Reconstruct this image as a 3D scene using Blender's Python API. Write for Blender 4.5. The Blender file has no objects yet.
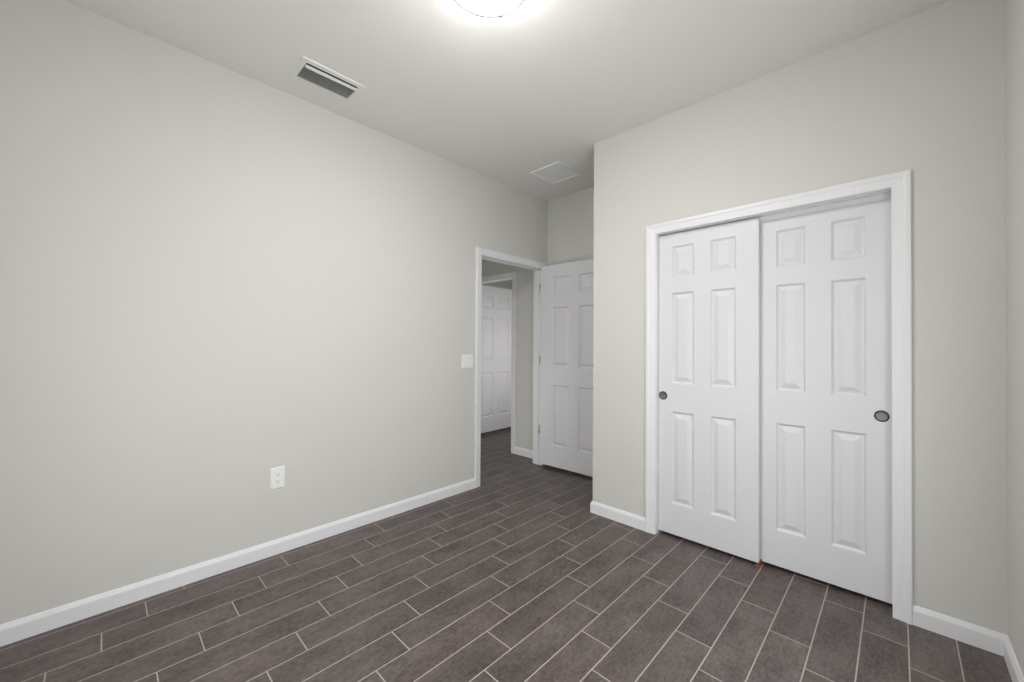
import bpy, bmesh, math, random
from mathutils import Matrix, Vector

scene = bpy.context.scene
COL = scene.collection
random.seed(4)

# ---------------------------------------------------------------- camera
CAM = Vector((2.652, -2.5645, 1.25))
YAW, PITCH, ROLL, FPX = 0.77093, 0.00927, 0.00589, 397.1
fw = Vector((-math.sin(YAW) * math.cos(PITCH), math.cos(YAW) * math.cos(PITCH), math.sin(PITCH)))
rt = Vector((math.cos(YAW), math.sin(YAW), 0))
up = rt.cross(fw)
rt2 = math.cos(ROLL) * rt + math.sin(ROLL) * up
up2 = -math.sin(ROLL) * rt + math.cos(ROLL) * up
cd = bpy.data.cameras.new('camera')
cd.sensor_fit = 'HORIZONTAL'
cd.sensor_width = 36.0
cd.lens = FPX / 1024 * 36.0
cd.clip_start = 0.02
cam = bpy.data.objects.new('camera', cd)
COL.objects.link(cam)
m = Matrix.Identity(4)
for i in range(3):
    m[i][0], m[i][1], m[i][2], m[i][3] = rt2[i], up2[i], -fw[i], CAM[i]
cam.matrix_world = m
scene.camera = cam

# ---------------------------------------------------------------- world, exposure
w = bpy.data.worlds.new('world')
scene.world = w
w.use_nodes = True
w.node_tree.nodes['Background'].inputs[0].default_value = (0.80, 0.88, 1.0, 1)
w.node_tree.nodes['Background'].inputs[1].default_value = 1.0
vs = scene.view_settings
vs.view_transform = 'Standard'
vs.look = 'None'
vs.gamma = 1
vs.use_curve_mapping = False
vs.exposure = 0.0
LAMP_STRENGTH = 98.0
FILL_REAR = 1.9
FILL_RIGHT = 3.9            # glow of the unseen fill window added beside the camera
FILL_HALL = 2.0
FILL_FAR = 1.7

# ---------------------------------------------------------------- dimensions
H = 2.767                 # ceiling height
XR = 2.969                # right wall
YR = -3.02                # rear wall (behind the camera)
XO = 1.0117               # closet outside corner
YB = 0.692                # alcove back wall
YH = 0.745                # wall at the end of the hall
T = 0.115                 # wall thickness
E0, E1, EZ = -0.229, 0.612, 2.040      # entry opening between jamb faces
C0, C1, CZ = 1.501, 2.634, 1.997       # closet opening between jamb faces
HD0, HD1, HZ = -1.330, -0.568, 2.035   # hall door opening

# ---------------------------------------------------------------- materials
def nodes_of(name):
    mt = bpy.data.materials.new(name)
    mt.use_nodes = True
    nt = mt.node_tree
    return mt, nt, nt.nodes['Principled BSDF']

def math_node(nt, op, a, b=None, c=None):
    n = nt.nodes.new('ShaderNodeMath')
    n.operation = op
    for i, v in enumerate((a, b, c)):
        if v is None:
            continue
        if isinstance(v, (int, float)):
            n.inputs[i].default_value = v
        else:
            nt.links.new(v, n.inputs[i])
    return n.outputs[0]

def paint(name, col, rough, bump=0.0, scale=120.0, var=0.0, spec=0.5):
    mt, nt, bs = nodes_of(name)
    bs.inputs['Roughness'].default_value = rough
    bs.inputs['Specular IOR Level'].default_value = spec
    tc = nt.nodes.new('ShaderNodeTexCoord')
    no = nt.nodes.new('ShaderNodeTexNoise')
    no.inputs['Scale'].default_value = scale
    no.inputs['Detail'].default_value = 3
    nt.links.new(tc.outputs['Object'], no.inputs['Vector'])
    if var:
        n2 = nt.nodes.new('ShaderNodeTexNoise')
        n2.inputs['Scale'].default_value = 2.0
        nt.links.new(tc.outputs['Object'], n2.inputs['Vector'])
        mx = nt.nodes.new('ShaderNodeMix')
        mx.data_type = 'RGBA'
        mx.inputs[6].default_value = (*[c * (1 - var) for c in col], 1)
        mx.inputs[7].default_value = (*[min(1, c * (1 + var)) for c in col], 1)
        nt.links.new(n2.outputs['Fac'], mx.inputs[0])
        nt.links.new(mx.outputs[2], bs.inputs['Base Color'])
    else:
        bs.inputs['Base Color'].default_value = (*col, 1)
    if bump:
        b = nt.nodes.new('ShaderNodeBump')
        b.inputs['Strength'].default_value = bump
        b.inputs['Distance'].default_value = 0.002
        nt.links.new(no.outputs['Fac'], b.inputs['Height'])
        nt.links.new(b.outputs['Normal'], bs.inputs['Normal'])
    return mt

M_WALL = paint('greige_wall_paint', (0.640, 0.633, 0.602), 0.60, 0.12, 160, 0.01, 0.3)
M_CEIL = paint('ceiling_paint', (0.80, 0.79, 0.755), 0.85, 0.15, 110, 0.01, 0.2)
M_TRIM = paint('white_trim_paint', (0.80, 0.80, 0.82), 0.38, 0.0)
M_DOOR = paint('white_door_paint', (0.715, 0.715, 0.735), 0.42, 0.05, 300)
M_PLATE = paint('ivory_white_plastic', (0.86, 0.855, 0.825), 0.35)
M_SLOT = paint('dark_slot', (0.10, 0.10, 0.10), 0.7)
M_VENT = paint('white_vent_enamel', (0.77, 0.77, 0.75), 0.45)
M_DUCT_SHADE = paint('painted_duct_shade', (0.05, 0.05, 0.05), 0.8)
M_ACCESS = paint('white_access_panel_paint', (0.82, 0.815, 0.79), 0.6)
M_GUIDE = paint('copper_brown_plastic', (0.27, 0.095, 0.05), 0.5, 0.0)

def metal(name, col, rough):
    mt, nt, bs = nodes_of(name)
    bs.inputs['Base Color'].default_value = (*col, 1)
    bs.inputs['Metallic'].default_value = 1.0
    no = nt.nodes.new('ShaderNodeTexNoise')
    no.inputs['Scale'].default_value = 90
    r = nt.nodes.new('ShaderNodeMapRange')
    r.inputs[3].default_value = rough * 0.8
    r.inputs[4].default_value = rough * 1.2
    nt.links.new(no.outputs['Fac'], r.inputs[0])
    nt.links.new(r.outputs[0], bs.inputs['Roughness'])
    return mt

M_NICKEL = metal('brushed_nickel', (0.22, 0.22, 0.225), 0.5)
M_NICKEL_RIM = metal('dark_nickel_rim', (0.07, 0.07, 0.072), 0.5)
M_HINGE = metal('satin_hinge_metal', (0.55, 0.55, 0.55), 0.4)
M_RING = paint('dark_satin_ring', (0.042, 0.042, 0.042), 0.7, spec=0.2)

def lamp_glass():
    mt, nt, bs = nodes_of('glowing_opal_glass')
    bs.inputs['Base Color'].default_value = (0.9, 0.9, 0.88, 1)
    bs.inputs['Emission Color'].default_value = (1.0, 0.985, 0.96, 1)
    bs.inputs['Emission Strength'].default_value = LAMP_STRENGTH
    return mt
M_GLOW = lamp_glass()

def fill_glow(name, strength, tint=(0.95, 0.975, 1.0)):  # even glow for the panes of the added fill windows
    mt, nt, bs = nodes_of(name)
    bs.inputs['Base Color'].default_value = (0.85, 0.85, 0.85, 1)
    bs.inputs['Emission Color'].default_value = (*tint, 1)
    bs.inputs['Emission Strength'].default_value = strength
    return mt
M_FILL_RIGHT = fill_glow('fill_glow_right', FILL_RIGHT)
M_FILL_FAR = fill_glow('fill_glow_far_room', FILL_FAR, (1.0, 0.985, 0.96))
M_FILL_REAR = fill_glow('fill_glow_rear', FILL_REAR)
M_FILL_HALL = fill_glow('fill_glow_hall', FILL_HALL, (1.0, 0.985, 0.96))

def tile():
    """wood-look planks 146 x 586 mm running along Y, each row stepped a quarter plank"""
    mt, nt, bs = nodes_of('wood_look_plank_tile')
    tc = nt.nodes.new('ShaderNodeTexCoord')
    sp = nt.nodes.new('ShaderNodeSeparateXYZ')
    nt.links.new(tc.outputs['Object'], sp.inputs[0])
    x, y = sp.outputs[0], sp.outputs[1]
    PW, PL = 0.1464, 0.5856
    u = math_node(nt, 'DIVIDE', math_node(nt, 'SUBTRACT', x, 0.0465), PW)
    row = math_node(nt, 'FLOOR', u)
    fu = math_node(nt, 'SUBTRACT', u, row)
    v = math_node(nt, 'ADD', math_node(nt, 'DIVIDE', math_node(nt, 'ADD', y, 1.9705), PL),
                  math_node(nt, 'MULTIPLY', math_node(nt, 'SUBTRACT', row, 1.0), 0.25))
    cell = math_node(nt, 'FLOOR', v)
    fv = math_node(nt, 'SUBTRACT', v, cell)
    def edge(f, size):
        d = math_node(nt, 'MULTIPLY', math_node(nt, 'MINIMUM', f, math_node(nt, 'SUBTRACT', 1.0, f)), size)
        mr = nt.nodes.new('ShaderNodeMapRange')
        mr.interpolation_type = 'SMOOTHSTEP'
        mr.inputs[1].default_value = 0.0015
        mr.inputs[2].default_value = 0.0030
        mr.inputs[3].default_value = 1.0
        mr.inputs[4].default_value = 0.0
        nt.links.new(d, mr.inputs[0])
        return mr.outputs[0]
    grout = math_node(nt, 'MAXIMUM', edge(fu, PW), edge(fv, PL))
    idv = nt.nodes.new('ShaderNodeCombineXYZ')
    nt.links.new(row, idv.inputs[0])
    nt.links.new(cell, idv.inputs[1])
    wn = nt.nodes.new('ShaderNodeTexWhiteNoise')
    wn.noise_dimensions = '2D'
    nt.links.new(idv.outputs[0], wn.inputs['Vector'])
    # plank coordinates shifted per plank so that the print never runs across a joint
    off = nt.nodes.new('ShaderNodeVectorMath')
    off.operation = 'MULTIPLY_ADD'
    nt.links.new(wn.outputs['Color'], off.inputs[0])
    off.inputs[1].default_value = (7, 7, 7)
    nt.links.new(tc.outputs['Object'], off.inputs[2])
    def noise(sc, scale, detail, rough=0.6):
        mp = nt.nodes.new('ShaderNodeMapping')
        mp.inputs['Scale'].default_value = sc
        nt.links.new(off.outputs[0], mp.inputs['Vector'])
        n = nt.nodes.new('ShaderNodeTexNoise')
        n.inputs['Scale'].default_value = scale
        n.inputs['Detail'].default_value = detail
        n.inputs['Roughness'].default_value = rough
        nt.links.new(mp.outputs[0], n.inputs['Vector'])
        return n.outputs['Fac']
    cloud = noise((1, 0.45, 1), 9, 4)
    streak = noise((1, 0.10, 1), 170, 3)
    weave = noise((1, 0.55, 1), 85, 3, 0.75)
    fac = math_node(nt, 'ADD', math_node(nt, 'MULTIPLY', cloud, 0.35),
                    math_node(nt, 'ADD', math_node(nt, 'MULTIPLY', streak, 0.20), math_node(nt, 'MULTIPLY', weave, 0.45)))
    rp = nt.nodes.new('ShaderNodeValToRGB')
    rp.color_ramp.elements[0].position = 0.36
    rp.color_ramp.elements[0].color = (0.037, 0.0295, 0.0268, 1)
    rp.color_ramp.elements[1].position = 0.68
    rp.color_ramp.elements[1].color = (0.184, 0.151, 0.139, 1)
    nt.links.new(fac, rp.inputs[0])
    hsv = nt.nodes.new('ShaderNodeHueSaturation')
    nt.links.new(rp.outputs[0], hsv.inputs['Color'])
    sw = nt.nodes.new('ShaderNodeSeparateColor')
    nt.links.new(wn.outputs['Color'], sw.inputs[0])
    nt.links.new(math_node(nt, 'MULTIPLY_ADD', sw.outputs[0], 0.16, 0.93), hsv.inputs['Value'])
    nt.links.new(math_node(nt, 'MULTIPLY_ADD', sw.outputs[1], 0.22, 1.02), hsv.inputs['Saturation'])
    mx = nt.nodes.new('ShaderNodeMix')
    mx.data_type = 'RGBA'
    nt.links.new(grout, mx.inputs[0])
    nt.links.new(hsv.outputs[0], mx.inputs[6])
    mx.inputs[7].default_value = (0.41, 0.365, 0.34, 1)
    nt.links.new(mx.outputs[2], bs.inputs['Base Color'])
    rg = nt.nodes.new('ShaderNodeMapRange')
    bs.inputs['Specular IOR Level'].default_value = 0.5
    rg.inputs[3].default_value = 0.42
    rg.inputs[4].default_value = 0.85
    nt.links.new(grout, rg.inputs[0])
    nt.links.new(rg.outputs[0], bs.inputs['Roughness'])
    hgt = math_node(nt, 'SUBTRACT', math_node(nt, 'MULTIPLY', fac, 0.35), grout)
    b = nt.nodes.new('ShaderNodeBump')
    b.inputs['Strength'].default_value = 0.35
    b.inputs['Distance'].default_value = 0.0015
    nt.links.new(hgt, b.inputs['Height'])
    nt.links.new(b.outputs['Normal'], bs.inputs['Normal'])
    return mt
M_TILE = tile()

# ---------------------------------------------------------------- helpers
def finish(name, bm, mat, parent=None, smooth=False, bevel=0.0, loc=None):
    bmesh.ops.recalc_face_normals(bm, faces=bm.faces[:])
    me = bpy.data.meshes.new(name)
    bm.to_mesh(me)
    bm.free()
    me.materials.append(mat)
    if smooth:
        me.shade_smooth()
        try:
            me.set_sharp_from_angle(angle=math.radians(smooth if smooth > 1 else 35))
        except Exception:
            pass
    o = bpy.data.objects.new(name, me)
    COL.objects.link(o)
    if parent is not None:
        o.parent = parent
    if loc is not None:
        o.location = loc
    if bevel:
        bv = o.modifiers.new('bevel', 'BEVEL')
        bv.width = bevel
        bv.segments = 2
        bv.limit_method = 'ANGLE'
        bv.angle_limit = math.radians(40)
    return o

def struct(o, label=None, cat=None):
    o['kind'] = 'structure'
    if label:
        o['label'] = label
        o['category'] = cat
    return o

def thing(name, label, cat, loc, rotz=0.0, group=None):
    o = bpy.data.objects.new(name, None)
    o.empty_display_size = 0.05
    COL.objects.link(o)
    o.location = loc
    o.rotation_euler = (0, 0, rotz)
    o['label'] = label
    o['kind'] = 'thing'
    o['category'] = cat
    if group:
        o['group'] = group
    return o

def box(bm, x0, x1, y0, y1, z0, z1):
    vv = [bm.verts.new((x, y, z)) for z in (z0, z1) for y in (y0, y1) for x in (x0, x1)]
    for q in ((0, 2, 3, 1), (4, 5, 7, 6), (0, 1, 5, 4), (2, 6, 7, 3), (0, 4, 6, 2), (1, 3, 7, 5)):
        bm.faces.new([vv[i] for i in q])
    return bm

def boxes(*bs):
    bm = bmesh.new()
    for b in bs:
        box(bm, *b)
    return bm

def extrude_profile(bm, path, prof, to3d):
    """sweep a closed profile (w outward-left of the path, d) along an open 2-D path with mitred corners"""
    n = len(path)
    rings = []
    for i, p in enumerate(path):
        p = Vector(p)
        dirs = []
        if i > 0:
            dirs.append((p - Vector(path[i - 1])).normalized())
        if i < n - 1:
            dirs.append((Vector(path[i + 1]) - p).normalized())
        nrm = [Vector((-d.y, d.x)) for d in dirs]
        if len(nrm) == 2:
            s = nrm[0] + nrm[1]
            mvec = s / (1 + nrm[0].dot(nrm[1]))
        else:
            mvec = nrm[0]
        rings.append([bm.verts.new(to3d(p + mvec * wv, dv)) for wv, dv in prof])
    k = len(prof)
    for a, b in zip(rings[:-1], rings[1:]):
        for j in range(k):
            bm.faces.new((a[j], a[(j + 1) % k], b[(j + 1) % k], b[j]))
    bm.faces.new(rings[0])
    bm.faces.new(rings[-1][::-1])
    return bm

def lathe(bm, prof, seg=48, center=(0, 0, 0), close=False):
    """prof: (r, z); r = 0 ends become poles"""
    cx, cy, cz = center
    rings = []
    for r, z in prof:
        if r < 1e-6:
            rings.append([bm.verts.new((cx, cy, cz + z))])
        else:
            rings.append([bm.verts.new((cx + r * math.cos(2 * math.pi * i / seg), cy + r * math.sin(2 * math.pi * i / seg), cz + z)) for i in range(seg)])
    pairs = list(zip(rings[:-1], rings[1:]))
    if close:
        pairs.append((rings[-1], rings[0]))
    for a, b in pairs:
        for i in range(seg):
            j = (i + 1) % seg
            if len(a) == 1 and len(b) == 1:
                continue
            if len(a) == 1:
                bm.faces.new((a[0], b[i], b[j]))
            elif len(b) == 1:
                bm.faces.new((a[i], a[j], b[0]))
            else:
                bm.faces.new((a[i], a[j], b[j], b[i]))
    return bm

# ---------------------------------------------------------------- room shell
struct(finish('floor', boxes((-2.5, XR + T, YR - T, 2.7, -0.10, 0.0)), M_TILE))
struct(finish('ceiling', boxes((-2.5, XR + T, YR - T, 2.7, H, H + 0.10)), M_CEIL))
J = 0.019   # jamb thickness
struct(finish('wall_left', boxes(
    (-T, 0, YR - T, E0 - J, 0, H), (-T, 0, E1 + J, YH, 0, H), (-T, 0, E0 - J, E1 + J, EZ + J, H)), M_WALL))
struct(finish('wall_alcove', boxes((0, XR + T, YB, YB + T, 0, H)), M_WALL))
struct(finish('wall_closet', boxes(
    (XO, C0 - J, 0, T, 0, H), (C1 + J, XR, 0, T, 0, H), (C0 - J, C1 + J, 0, T, CZ + J, H)), M_WALL))
struct(finish('wall_closet_side', boxes((XO, XO + T, T, YB, 0, H)), M_WALL))
W0, W1, WZ0, WZ1 = -2.30, -0.90, 0.30, 1.65      # unseen fill window added in the right wall, beside the camera
B0, B1 = 0.90, 2.15                              # unseen fill window added in the rear wall
struct(finish('wall_rear', boxes((0, B0, YR - T, YR, 0, H), (B1, XR, YR - T, YR, 0, H),
                                 (B0, B1, YR - T, YR, 0, WZ0), (B0, B1, YR - T, YR, WZ1, H)), M_WALL))
struct(finish('wall_right', boxes((XR, XR + T, YR - T, W0, 0, H), (XR, XR + T, W1, YB, 0, H),
                                  (XR, XR + T, W0, W1, 0, WZ0), (XR, XR + T, W0, W1, WZ1, H)), M_WALL))
def window(name, x0, x1, z0, z1, yi, mat):  # unseen window added for fill light; its pane glows
    yo = yi - T
    f = finish(name, boxes((x0, x0 + 0.05, yo, yo + 0.07, z0, z1), (x1 - 0.05, x1, yo, yo + 0.07, z0, z1),
                           (x0 + 0.05, x1 - 0.05, yo, yo + 0.07, z0, z0 + 0.05), (x0 + 0.05, x1 - 0.05, yo, yo + 0.07, z1 - 0.05, z1),
                           (x0 + 0.05, x1 - 0.05, yo + 0.02, yo + 0.06, (z0 + z1) / 2 - 0.02, (z0 + z1) / 2 + 0.02)), M_TRIM, bevel=0.002)
    struct(f)
    finish('fill_window_sill', boxes((x0 - 0.03, x1 + 0.03, yi - 0.02, yi + 0.03, z0 - 0.02, z0)), M_TRIM, f, bevel=0.003)
    finish('fill_pane', boxes((x0 + 0.01, x1 - 0.01, yo + 0.075, yo + 0.078, z0 + 0.01, z1 - 0.01)), mat, f)
    return f
window('fill_window_4', B0, B1, WZ0, WZ1, YR, M_FILL_REAR)  # added behind the camera to fill the closet wall and alcove
wr = window('fill_window_1', -0.70, 0.70, WZ0, WZ1, 0.0, M_FILL_RIGHT)  # added out of view to fill the left wall and doorway
wr.rotation_euler = (0, 0, math.radians(90))
wr.location = (XR, (W0 + W1) / 2, 0)
# hallway beyond the entry door, and the room beyond the hall door
struct(finish('wall_hall', boxes(
    (HD1 + J, -T, YH, YH + T, 0, H), (-2.5, HD0 - J, YH, YH + T, 0, H), (HD0 - J, HD1 + J, YH, YH + T, HZ + J, H)), M_WALL))
struct(finish('wall_hall_end', boxes((-2.5, -2.4, -1.25, YH, 0, H)), M_WALL))
struct(finish('wall_hall_side', boxes((-2.5, -2.1, -1.25 - T, -1.25, 0, H), (-0.4, -T, -1.25 - T, -1.25, 0, H),
                                      (-2.1, -0.4, -1.25 - T, -1.25, 0, 0.15), (-2.1, -0.4, -1.25 - T, -1.25, 1.05, H)), M_WALL))
window('fill_window_2', -2.1, -0.4, 0.15, 1.05, -1.25, M_FILL_HALL)  # low glowing window added out of view to brighten the hall
struct(finish('wall_far_room', boxes(
    (-2.5, -2.4, YH + T, 2.7, 0, H), (-2.4, -0.36, 2.6, 2.7, 0, H),
    (-0.36, -0.36 + T, YH + T, 1.1, 0, H), (-0.36, -0.36 + T, 2.3, 2.7, 0, H),
    (-0.36, -0.36 + T, 1.1, 2.3, 0, 0.5), (-0.36, -0.36 + T, 1.1, 2.3, 1.9, H)), M_WALL))
wf = window('fill_window_3', -0.60, 0.60, 0.5, 1.9, 0.0, M_FILL_FAR)  # added out of view to light the open far door leaf
wf.rotation_euler = (0, 0, math.radians(90))
wf.location = (-0.36, 1.7, 0)

# baseboards
BASE = [(0, 0), (0.0125, 0), (0.0125, 0.063), (0.0115, 0.068), (0.0085, 0.074), (0.0065, 0.080), (0.0040, 0.0845), (0, 0.0855)]
def baseboard(name, path):
    bm = bmesh.new()
    extrude_profile(bm, path, BASE, lambda p, d: (p.x, p.y, d))
    return struct(finish(name, bm, M_TRIM))
CW = 0.062
EC0, EC1 = E0 - 0.004, E1 + 0.004          # casing inner edges
CC0, CC1 = C0 - 0.004, C1 - 0.002
HC0, HC1 = HD0 - 0.004, HD1 + 0.004
# path direction keeps the room on its left
baseboard('baseboard_left', [(0, EC0 - CW), (0, YR)])
baseboard('baseboard_rear', [(0, YR), (XR, YR)])
baseboard('baseboard_right', [(XR, YR), (XR, 0), (CC1 + CW * 1.06, 0)])
baseboard('baseboard_corner', [(CC0 - CW * 1.06, 0), (XO, 0), (XO, YB)])
baseboard('baseboard_alcove', [(XO, YB), (0.0, YB)])
baseboard('baseboard_hall', [(-T, YH), (HC1 + CW, YH)])

# door casings and jambs
CAS = [(0, 0), (0, 0.008), (0.003, 0.010), (0.016, 0.0105), (0.026, 0.012), (0.036, 0.0125), (0.040, 0.0155),
       (0.044, 0.017), (0.057, 0.017), (0.0605, 0.0155), (CW, 0.012), (CW, 0)]
def casing(name, a0, a1, zt, to3d, wide=1.0):
    bm = bmesh.new()
    extrude_profile(bm, [(a0, 0), (a0, zt), (a1, zt), (a1, 0)], [(cw * wide, cd) for cw, cd in CAS], to3d)
    return struct(finish(name, bm, M_TRIM))
casing('trim_1', EC0, EC1, EZ + 0.002, lambda p, d: (d, p.x, p.y))
casing('trim_2', CC0, CC1, CZ - 0.003, lambda p, d: (p.x, -d, p.y), 1.06)
casing('trim_3', HC0, HC1, HZ + 0.002, lambda p, d: (p.x, YH - d, p.y))
casing('trim_4', EC0, EC1, EZ + 0.002, lambda p, d: (-T - d, p.x, p.y))
# jamb liners (with the stop strip on the hinged door's frame)
struct(finish('trim_5', boxes(
    (-T, 0, E0 - J, E0, 0, EZ), (-T, 0, E1, E1 + J, 0, EZ), (-T, 0, E0 - J, E1 + J, EZ, EZ + J),
    (-0.072, -0.040, E0, E0 + 0.010, 0, EZ), (-0.072, -0.040, E1 - 0.010, E1, 0, EZ),
    (-0.072, -0.040, E0, E1, EZ - 0.010, EZ)), M_TRIM, bevel=0.0015))
struct(finish('trim_6', boxes(
    (C0 - J, C0, 0, T, 0, CZ), (C1, C1 + J, 0, T, 0, CZ), (C0 - J, C1 + J, 0, T, CZ, CZ + J)), M_TRIM, bevel=0.0015))
struct(finish('trim_7', boxes(
    (HD0 - J, HD0, YH, YH + T, 0, HZ), (HD1, HD1 + J, YH, YH + T, 0, HZ), (HD0 - J, HD1 + J, YH, YH + T, HZ, HZ + J)), M_TRIM, bevel=0.0015))

# ---------------------------------------------------------------- six-panel doors
def panel_door(name, width, height, thick, cols, rows, parent=None):
    """slab in local x 0..width, front face y = 0, back y = thick, z 0..height; both faces carry the raised panels"""
    rings = ((0.0, 0.0), (0.002, 0.0020), (0.009, 0.0110), (0.012, 0.0125), (0.017, 0.0120), (0.043, 0.0014), (0.046, 0.0008))
    bm = bmesh.new()
    xs = sorted({0.0, width, *[c for p in cols for c in p]})
    zs = sorted({0.0, height, *[r for p in rows for r in p]})
    for side in (0, 1):
        def P(x, z, d):
            return bm.verts.new((x, d if side == 0 else thick - d, z))
        for i in range(len(xs) - 1):
            for k in range(len(zs) - 1):
                x0, x1, z0, z1 = xs[i], xs[i + 1], zs[k], zs[k + 1]
                if (x0, x1) in cols and (z0, z1) in rows:
                    prev = None
                    for ins, dep in rings:
                        cur = [P(x0 + ins, z0 + ins, dep), P(x1 - ins, z0 + ins, dep), P(x1 - ins, z1 - ins, dep), P(x0 + ins, z1 - ins, dep)]
                        if prev:
                            for a in range(4):
                                bm.faces.new((prev[a], prev[(a + 1) % 4], cur[(a + 1) % 4], cur[a]))
                        prev = cur
                    bm.faces.new(prev)
                else:
                    bm.faces.new((P(x0, z0, 0), P(x1, z0, 0), P(x1, z1, 0), P(x0, z1, 0)))
    def strip(pts):   # edge faces follow the grid so that the slab is watertight
        for (ax, az), (bx, bz) in zip(pts[:-1], pts[1:]):
            bm.faces.new([bm.verts.new(c) for c in ((ax, 0, az), (bx, 0, bz), (bx, thick, bz), (ax, thick, az))])
    strip([(x, 0.0) for x in xs])
    strip([(x, height) for x in xs])
    strip([(0.0, z) for z in zs])
    strip([(width, z) for z in zs])
    bmesh.ops.remove_doubles(bm, verts=bm.verts[:], dist=1e-5)
    return finish(name, bm, M_DOOR, parent)

def finger_pull(parent, x, z, y=0.0):
    """round recessed cup pull let into the front face (facing -y)"""
    bm = bmesh.new()
    lathe(bm, [(0.0215, 0.0022), (0.0225, 0.0030), (0.0265, 0.0026), (0.0280, 0.0010), (0.0280, 0.0)], 40)
    for v in bm.verts:
        v.co = Vector((v.co.x, -v.co.z, v.co.y))
    rim = finish('finger_pull', bm, M_NICKEL_RIM, parent, smooth=40, loc=(x, y, z))
    rim['label'] = 'round brushed nickel finger pull'
    bm = bmesh.new()
    lathe(bm, [(0.0, 0.0010), (0.0120, 0.0010), (0.0175, 0.0013), (0.0200, 0.0018), (0.0218, 0.0024)], 40)
    for v in bm.verts:
        v.co = Vector((v.co.x, -v.co.z, v.co.y))
    finish('cup', bm, M_NICKEL, rim, smooth=60)
    return rim

ROWS = ((0.199, 0.799), (0.980, 1.576), (1.677, 1.882))
DB = 0.020
# front sliding leaf (left) and rear sliding leaf (right)
dl = panel_door('door_1', 0.581, 1.966, 0.034, ((0.084, 0.225), (0.324, 0.465)), ROWS)
dl.location = (1.502, 0.038, DB)
struct(dl, 'white six-panel closet sliding door in the front track, left leaf with small round pull', 'door')
finger_pull(dl, 0.0285, 0.898)
dr = panel_door('door_2', 0.584, 1.966, 0.034, ((0.112, 0.246), (0.355, 0.492)), ROWS)
dr.location = (2.048, 0.078, DB)
struct(dr, 'white six-panel closet sliding door in the rear track, right leaf beside the right casing', 'door')
finger_pull(dr, 0.547, 0.893)
# overhead track hidden in the head of the closet opening
bm = boxes((C0, C1, 0.030, 0.113, CZ - 0.003, CZ), (C0, C1, 0.0740, 0.0765, CZ - 0.028, CZ - 0.003))
struct(finish('trim_8', bm, M_TRIM))

LROWS = ((0.205, 0.815), (0.997, 1.593), (1.720, 1.897))
LCOLS = ((0.142, 0.352), (0.456, 0.666))
LEAF_ROT = math.atan(0.05)
de = panel_door('door_3', 0.808, 2.022, 0.034, LCOLS, LROWS)
de.location = (0.012, 0.575, 0.034)
de.rotation_euler = (0, 0, LEAF_ROT)
struct(de, 'white six-panel entry door standing open against the alcove back wall', 'door')
for z in (0.35, 1.06, 1.80):     # white-painted butt hinges on the entry door
    bm = bmesh.new()
    lathe(bm, [(0, -0.046), (0.004, -0.046), (0.0062, -0.043), (0.0062, 0.043), (0.004, 0.046), (0, 0.046)], 16)
    box(bm, 0.0, 0.004, 0.0, 0.028, -0.044, 0.044)
    h = finish('hinge', bm, M_HINGE, de, smooth=40, loc=(-0.006, -0.004, z))

dh = panel_door('door_4', 0.790, 2.015, 0.034, ((0.112, 0.350), (0.440, 0.678)), LROWS)
dh.location = (-1.395, 0.895, 0.045)
dh.rotation_euler = (0, 0, math.radians(93))
struct(dh, 'white six-panel door standing open in the room beyond the hallway', 'door')

# ---------------------------------------------------------------- floor guide between the sliding doors
g = thing('floor_guide', 'small copper-brown plastic guide on the floor between the two closet doors', 'door guide', (2.077, 0.060, 0.0))
bm = boxes((-0.015, 0.014, -0.031, 0.050, 0.0, 0.004))
finish('base_plate', bm, M_GUIDE, g, bevel=0.0012)
for y, x0, x1, zt in ((-0.0290, -0.008, 0.008, 0.013), (0.0140, -0.010, 0.014, 0.030)):
    bm = boxes((x0, x1, y, y + 0.003, 0.003, zt))
    finish('fin', bm, M_GUIDE, g, bevel=0.0008)

# ---------------------------------------------------------------- outlet and switch
def plate(name, label, cat, y, z, wd, ht):
    t = thing(name, label, cat, (0.0, y, z))
    bm = bmesh.new()
    a, b = wd / 2, ht / 2
    rr = [(0.0, 0.0), (0.0, 0.0030), (0.0045, 0.0062)]
    prev = None
    for ins, d in rr:
        cur = [bm.verts.new((d, sy * (a - ins), sz * (b - ins))) for sy, sz in ((-1, -1), (1, -1), (1, 1), (-1, 1))]
        if prev:
            for i in range(4):
                bm.faces.new((prev[i], prev[(i + 1) % 4], cur[(i + 1) % 4], cur[i]))
        else:
            bm.faces.new(cur[::-1])
        prev = cur
    bm.faces.new(prev)
    finish('wall_plate', bm, M_PLATE, t, bevel=0.0008)
    return t

ot = plate('wall_outlet', 'white duplex electrical outlet low on the left wall', 'outlet', -1.832, 0.449, 0.078, 0.126)
for sz in (-1, 1):
    bm = bmesh.new()
    pts = []
    for i in range(32):
        an = 2 * math.pi * i / 32
        pts.append((0.0175 * math.cos(an), max(-0.0142, min(0.0142, 0.0175 * math.sin(an)))))
    lo = [bm.verts.new((0.0055, p[0], p[1])) for p in pts]
    hi = [bm.verts.new((0.0082, p[0], p[1])) for p in pts]
    for i in range(32):
        bm.faces.new((lo[i], lo[(i + 1) % 32], hi[(i + 1) % 32], hi[i]))
    bm.faces.new(hi)
    bm.faces.new(lo[::-1])
    s = finish('socket', bm, M_PLATE, ot, loc=(0, 0, sz * 0.0200))
    bm = boxes((0.0080, 0.0085, -0.0078, -0.0055, -0.001, 0.008), (0.0080, 0.0085, 0.0050, 0.0072, -0.001, 0.007))
    box(bm, 0.0080, 0.0085, -0.0024, 0.0024, -0.0105, -0.0058)
    finish('slots', bm, M_SLOT, s)['label'] = 'dark plug slots'
bm = bmesh.new()
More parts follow.
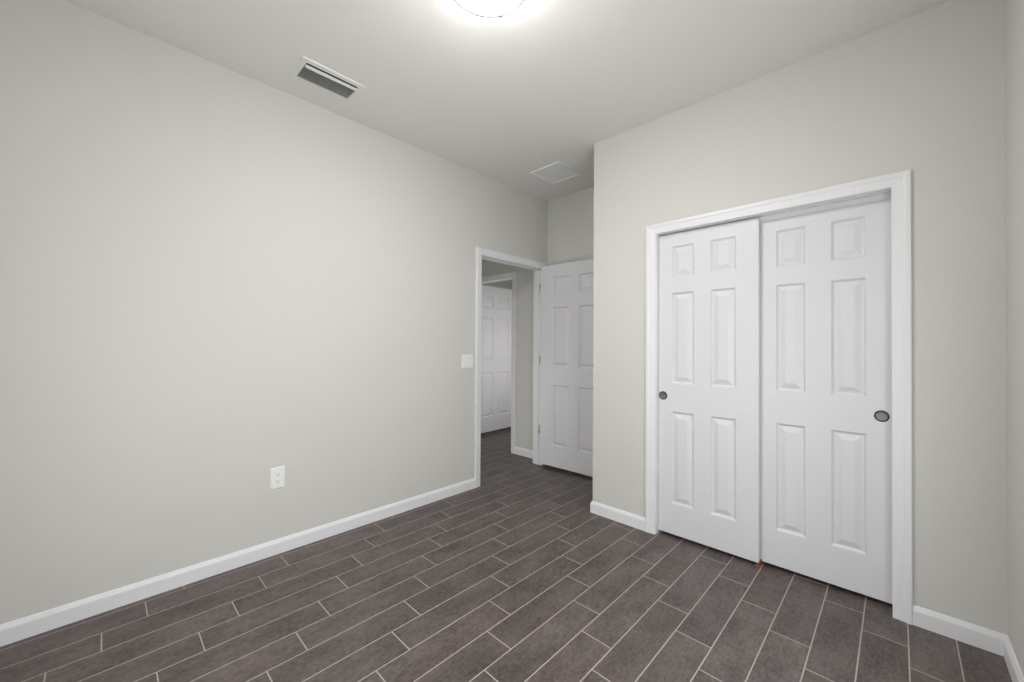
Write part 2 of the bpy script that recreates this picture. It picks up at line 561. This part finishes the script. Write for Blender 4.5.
lathe(bm, [(0.0, 0.0074), (0.0020, 0.0072), (0.0030, 0.0060), (0.0030, 0.0050)], 16)
for v in bm.verts:
    v.co = Vector((v.co.z, v.co.x, v.co.y))
finish('screw', bm, M_PLATE, ot, smooth=40)

st = plate('light_switch', 'white two-gang light switch on the left wall beside the entry door casing', 'light switch', -0.384, 1.104, 0.122, 0.118)
for sy, tilt in ((-1, 1), (1, -1)):
    bm = bmesh.new()
    yc = sy * 0.0235
    d = [0.0115 if tilt > 0 else 0.0068, 0.0068 if tilt > 0 else 0.0115]
    vv = []
    for zz, dd in ((-0.0335, d[0]), (0.0, 0.0070), (0.0335, d[1])):
        vv.append([bm.verts.new((0.0050, yc - 0.0165, zz)), bm.verts.new((dd, yc - 0.0165, zz)), bm.verts.new((dd, yc + 0.0165, zz)), bm.verts.new((0.0050, yc + 0.0165, zz))])
    for a, b in zip(vv[:-1], vv[1:]):
        for i in range(4):
            bm.faces.new((a[i], a[(i + 1) % 4], b[(i + 1) % 4], b[i]))
    bm.faces.new(vv[0])
    bm.faces.new(vv[-1][::-1])
    finish('rocker', bm, M_PLATE, st, bevel=0.0006)

# ---------------------------------------------------------------- ceiling vent
VX0, VX1, VY0, VY1 = 0.186, 0.407, -1.850, -1.500
vt = thing('ceiling_vent', 'rectangular white louvred air vent in the ceiling above the left wall', 'vent', ((VX0 + VX1) / 2, (VY0 + VY1) / 2, H))
hx, hy = (VX1 - VX0) / 2, (VY1 - VY0) / 2
bm = bmesh.new()
fr = [(0.0, 0.0), (0.001, -0.004), (0.004, -0.007), (0.030, -0.008), (0.032, -0.006), (0.032, 0.0)]
prev = first = None
for ins, z in fr:
    cur = [bm.verts.new((sx * (hx - ins), sy * (hy - ins), z)) for sx, sy in ((-1, -1), (1, -1), (1, 1), (-1, 1))]
    if prev:
        for i in range(4):
            bm.faces.new((prev[i], prev[(i + 1) % 4], cur[(i + 1) % 4], cur[i]))
    else:
        first = cur
    prev = cur
for i in range(4):
    bm.faces.new((first[i], first[(i + 1) % 4], prev[(i + 1) % 4], prev[i]))
finish('frame', bm, M_VENT, vt)
bm = boxes((-hx + 0.034, hx - 0.034, -hy + 0.034, hy - 0.034, -0.0015, -0.0005))  # thin flat sheet; the duct's shade is put into its dark colour
finish('duct_shade_sheet', bm, M_DUCT_SHADE, vt)['label'] = 'dark sheet painted as the shaded duct mouth behind the louvres'
ox, oy = hx - 0.032, hy - 0.032
def slat(bm, x, ang, wid, zt, th=0.0012):
    c, s = math.cos(ang), math.sin(ang)
    a = [(x, zt), (x - wid * s, zt - wid * c)]
    nx, nz = c * th, -s * th
    q = [(a[0][0], a[0][1]), (a[1][0], a[1][1]), (a[1][0] + nx, a[1][1] + nz), (a[0][0] + nx, a[0][1] + nz)]
    r0 = [bm.verts.new((p[0], -oy, p[1])) for p in q]
    r1 = [bm.verts.new((p[0], oy, p[1])) for p in q]
    for i in range(4):
        bm.faces.new((r0[i], r0[(i + 1) % 4], r1[(i + 1) % 4], r1[i]))
    bm.faces.new(r0[::-1])
    bm.faces.new(r1)
bm = bmesh.new()
NS = 9
for i in range(NS):
    slat(bm, -ox + 0.002 + (2 * ox - 0.046) * i / (NS - 1), math.radians(-47), 0.0155, -0.002)
finish('louvres', bm, M_VENT, vt)
bm = bmesh.new()
slat(bm, ox - 0.012, math.radians(66), 0.018, -0.009, 0.0015)
finish('deflector', bm, M_VENT, vt)['label'] = 'wide first deflector blade'

# ---------------------------------------------------------------- square access panel in the alcove ceiling
ax, ay, ah = 0.4885, 0.204, 0.166
ap = thing('ceiling_access_panel', 'square flat white cover panel in the ceiling of the door alcove', 'ceiling panel', (ax, ay, H))
bm = bmesh.new()
fr = [(0.0, 0.0), (0.001, -0.009), (0.004, -0.011), (0.022, -0.010), (0.024, -0.004), (0.024, 0.0)]
prev = first = None
for ins, z in fr:
    cur = [bm.verts.new((sx * (ah - ins), sy * (ah - ins), z)) for sx, sy in ((-1, -1), (1, -1), (1, 1), (-1, 1))]
    if prev:
        for i in range(4):
            bm.faces.new((prev[i], prev[(i + 1) % 4], cur[(i + 1) % 4], cur[i]))
    else:
        first = cur
    prev = cur
for i in range(4):
    bm.faces.new((first[i], first[(i + 1) % 4], prev[(i + 1) % 4], prev[i]))
finish('frame', bm, M_ACCESS, ap)
finish('panel', boxes((-ah + 0.023, ah - 0.023, -ah + 0.023, ah - 0.023, -0.005, 0.0)), M_ACCESS, ap)

# ---------------------------------------------------------------- ceiling light
LX, LY = 1.492, -1.519
RZ = -0.082
lt = thing('ceiling_light', 'round flush ceiling light glowing white with thin metal ring', 'ceiling light', (LX, LY, H))
bm = bmesh.new()
lathe(bm, [(0.0, 0.0), (0.140, 0.0), (0.150, -0.030), (0.156, -0.068), (0.0, -0.068)], 64)
finish('base_pan', bm, M_VENT, lt, smooth=40)
bm = bmesh.new()
prof = [(0.1555, -0.0675), (0.1580, -0.0690)]
for i in range(25):
    r = 0.1590 * (1 - (i / 24) ** 1.6)
    prof.append((r, RZ + 0.003 - 0.055 * (1 - (r / 0.1590) ** 3.6)))
lathe(bm, prof, 72)
gl = finish('glass_dome', bm, M_GLOW, lt, smooth=60)
gl['label'] = 'glowing opal glass bowl'
bm = bmesh.new()
ring = [(0.1640 + 0.0055 * math.cos(2 * math.pi * i / 10), RZ + 0.0060 * math.sin(2 * math.pi * i / 10)) for i in range(10)]
lathe(bm, ring, 96, close=True)
rg = finish('ring', bm, M_RING, lt, smooth=60)
rg['label'] = 'thin satin metal ring'
for k in range(3):
    a = math.radians(118 + 120 * k)
    bm = bmesh.new()
    lathe(bm, [(0.0, -0.006), (0.004, -0.005), (0.0055, 0.0), (0.004, 0.005), (0.0, 0.006)], 14, (0.170 * math.cos(a), 0.170 * math.sin(a), RZ))
    finish('thumb_screw', bm, M_RING, rg, smooth=60)
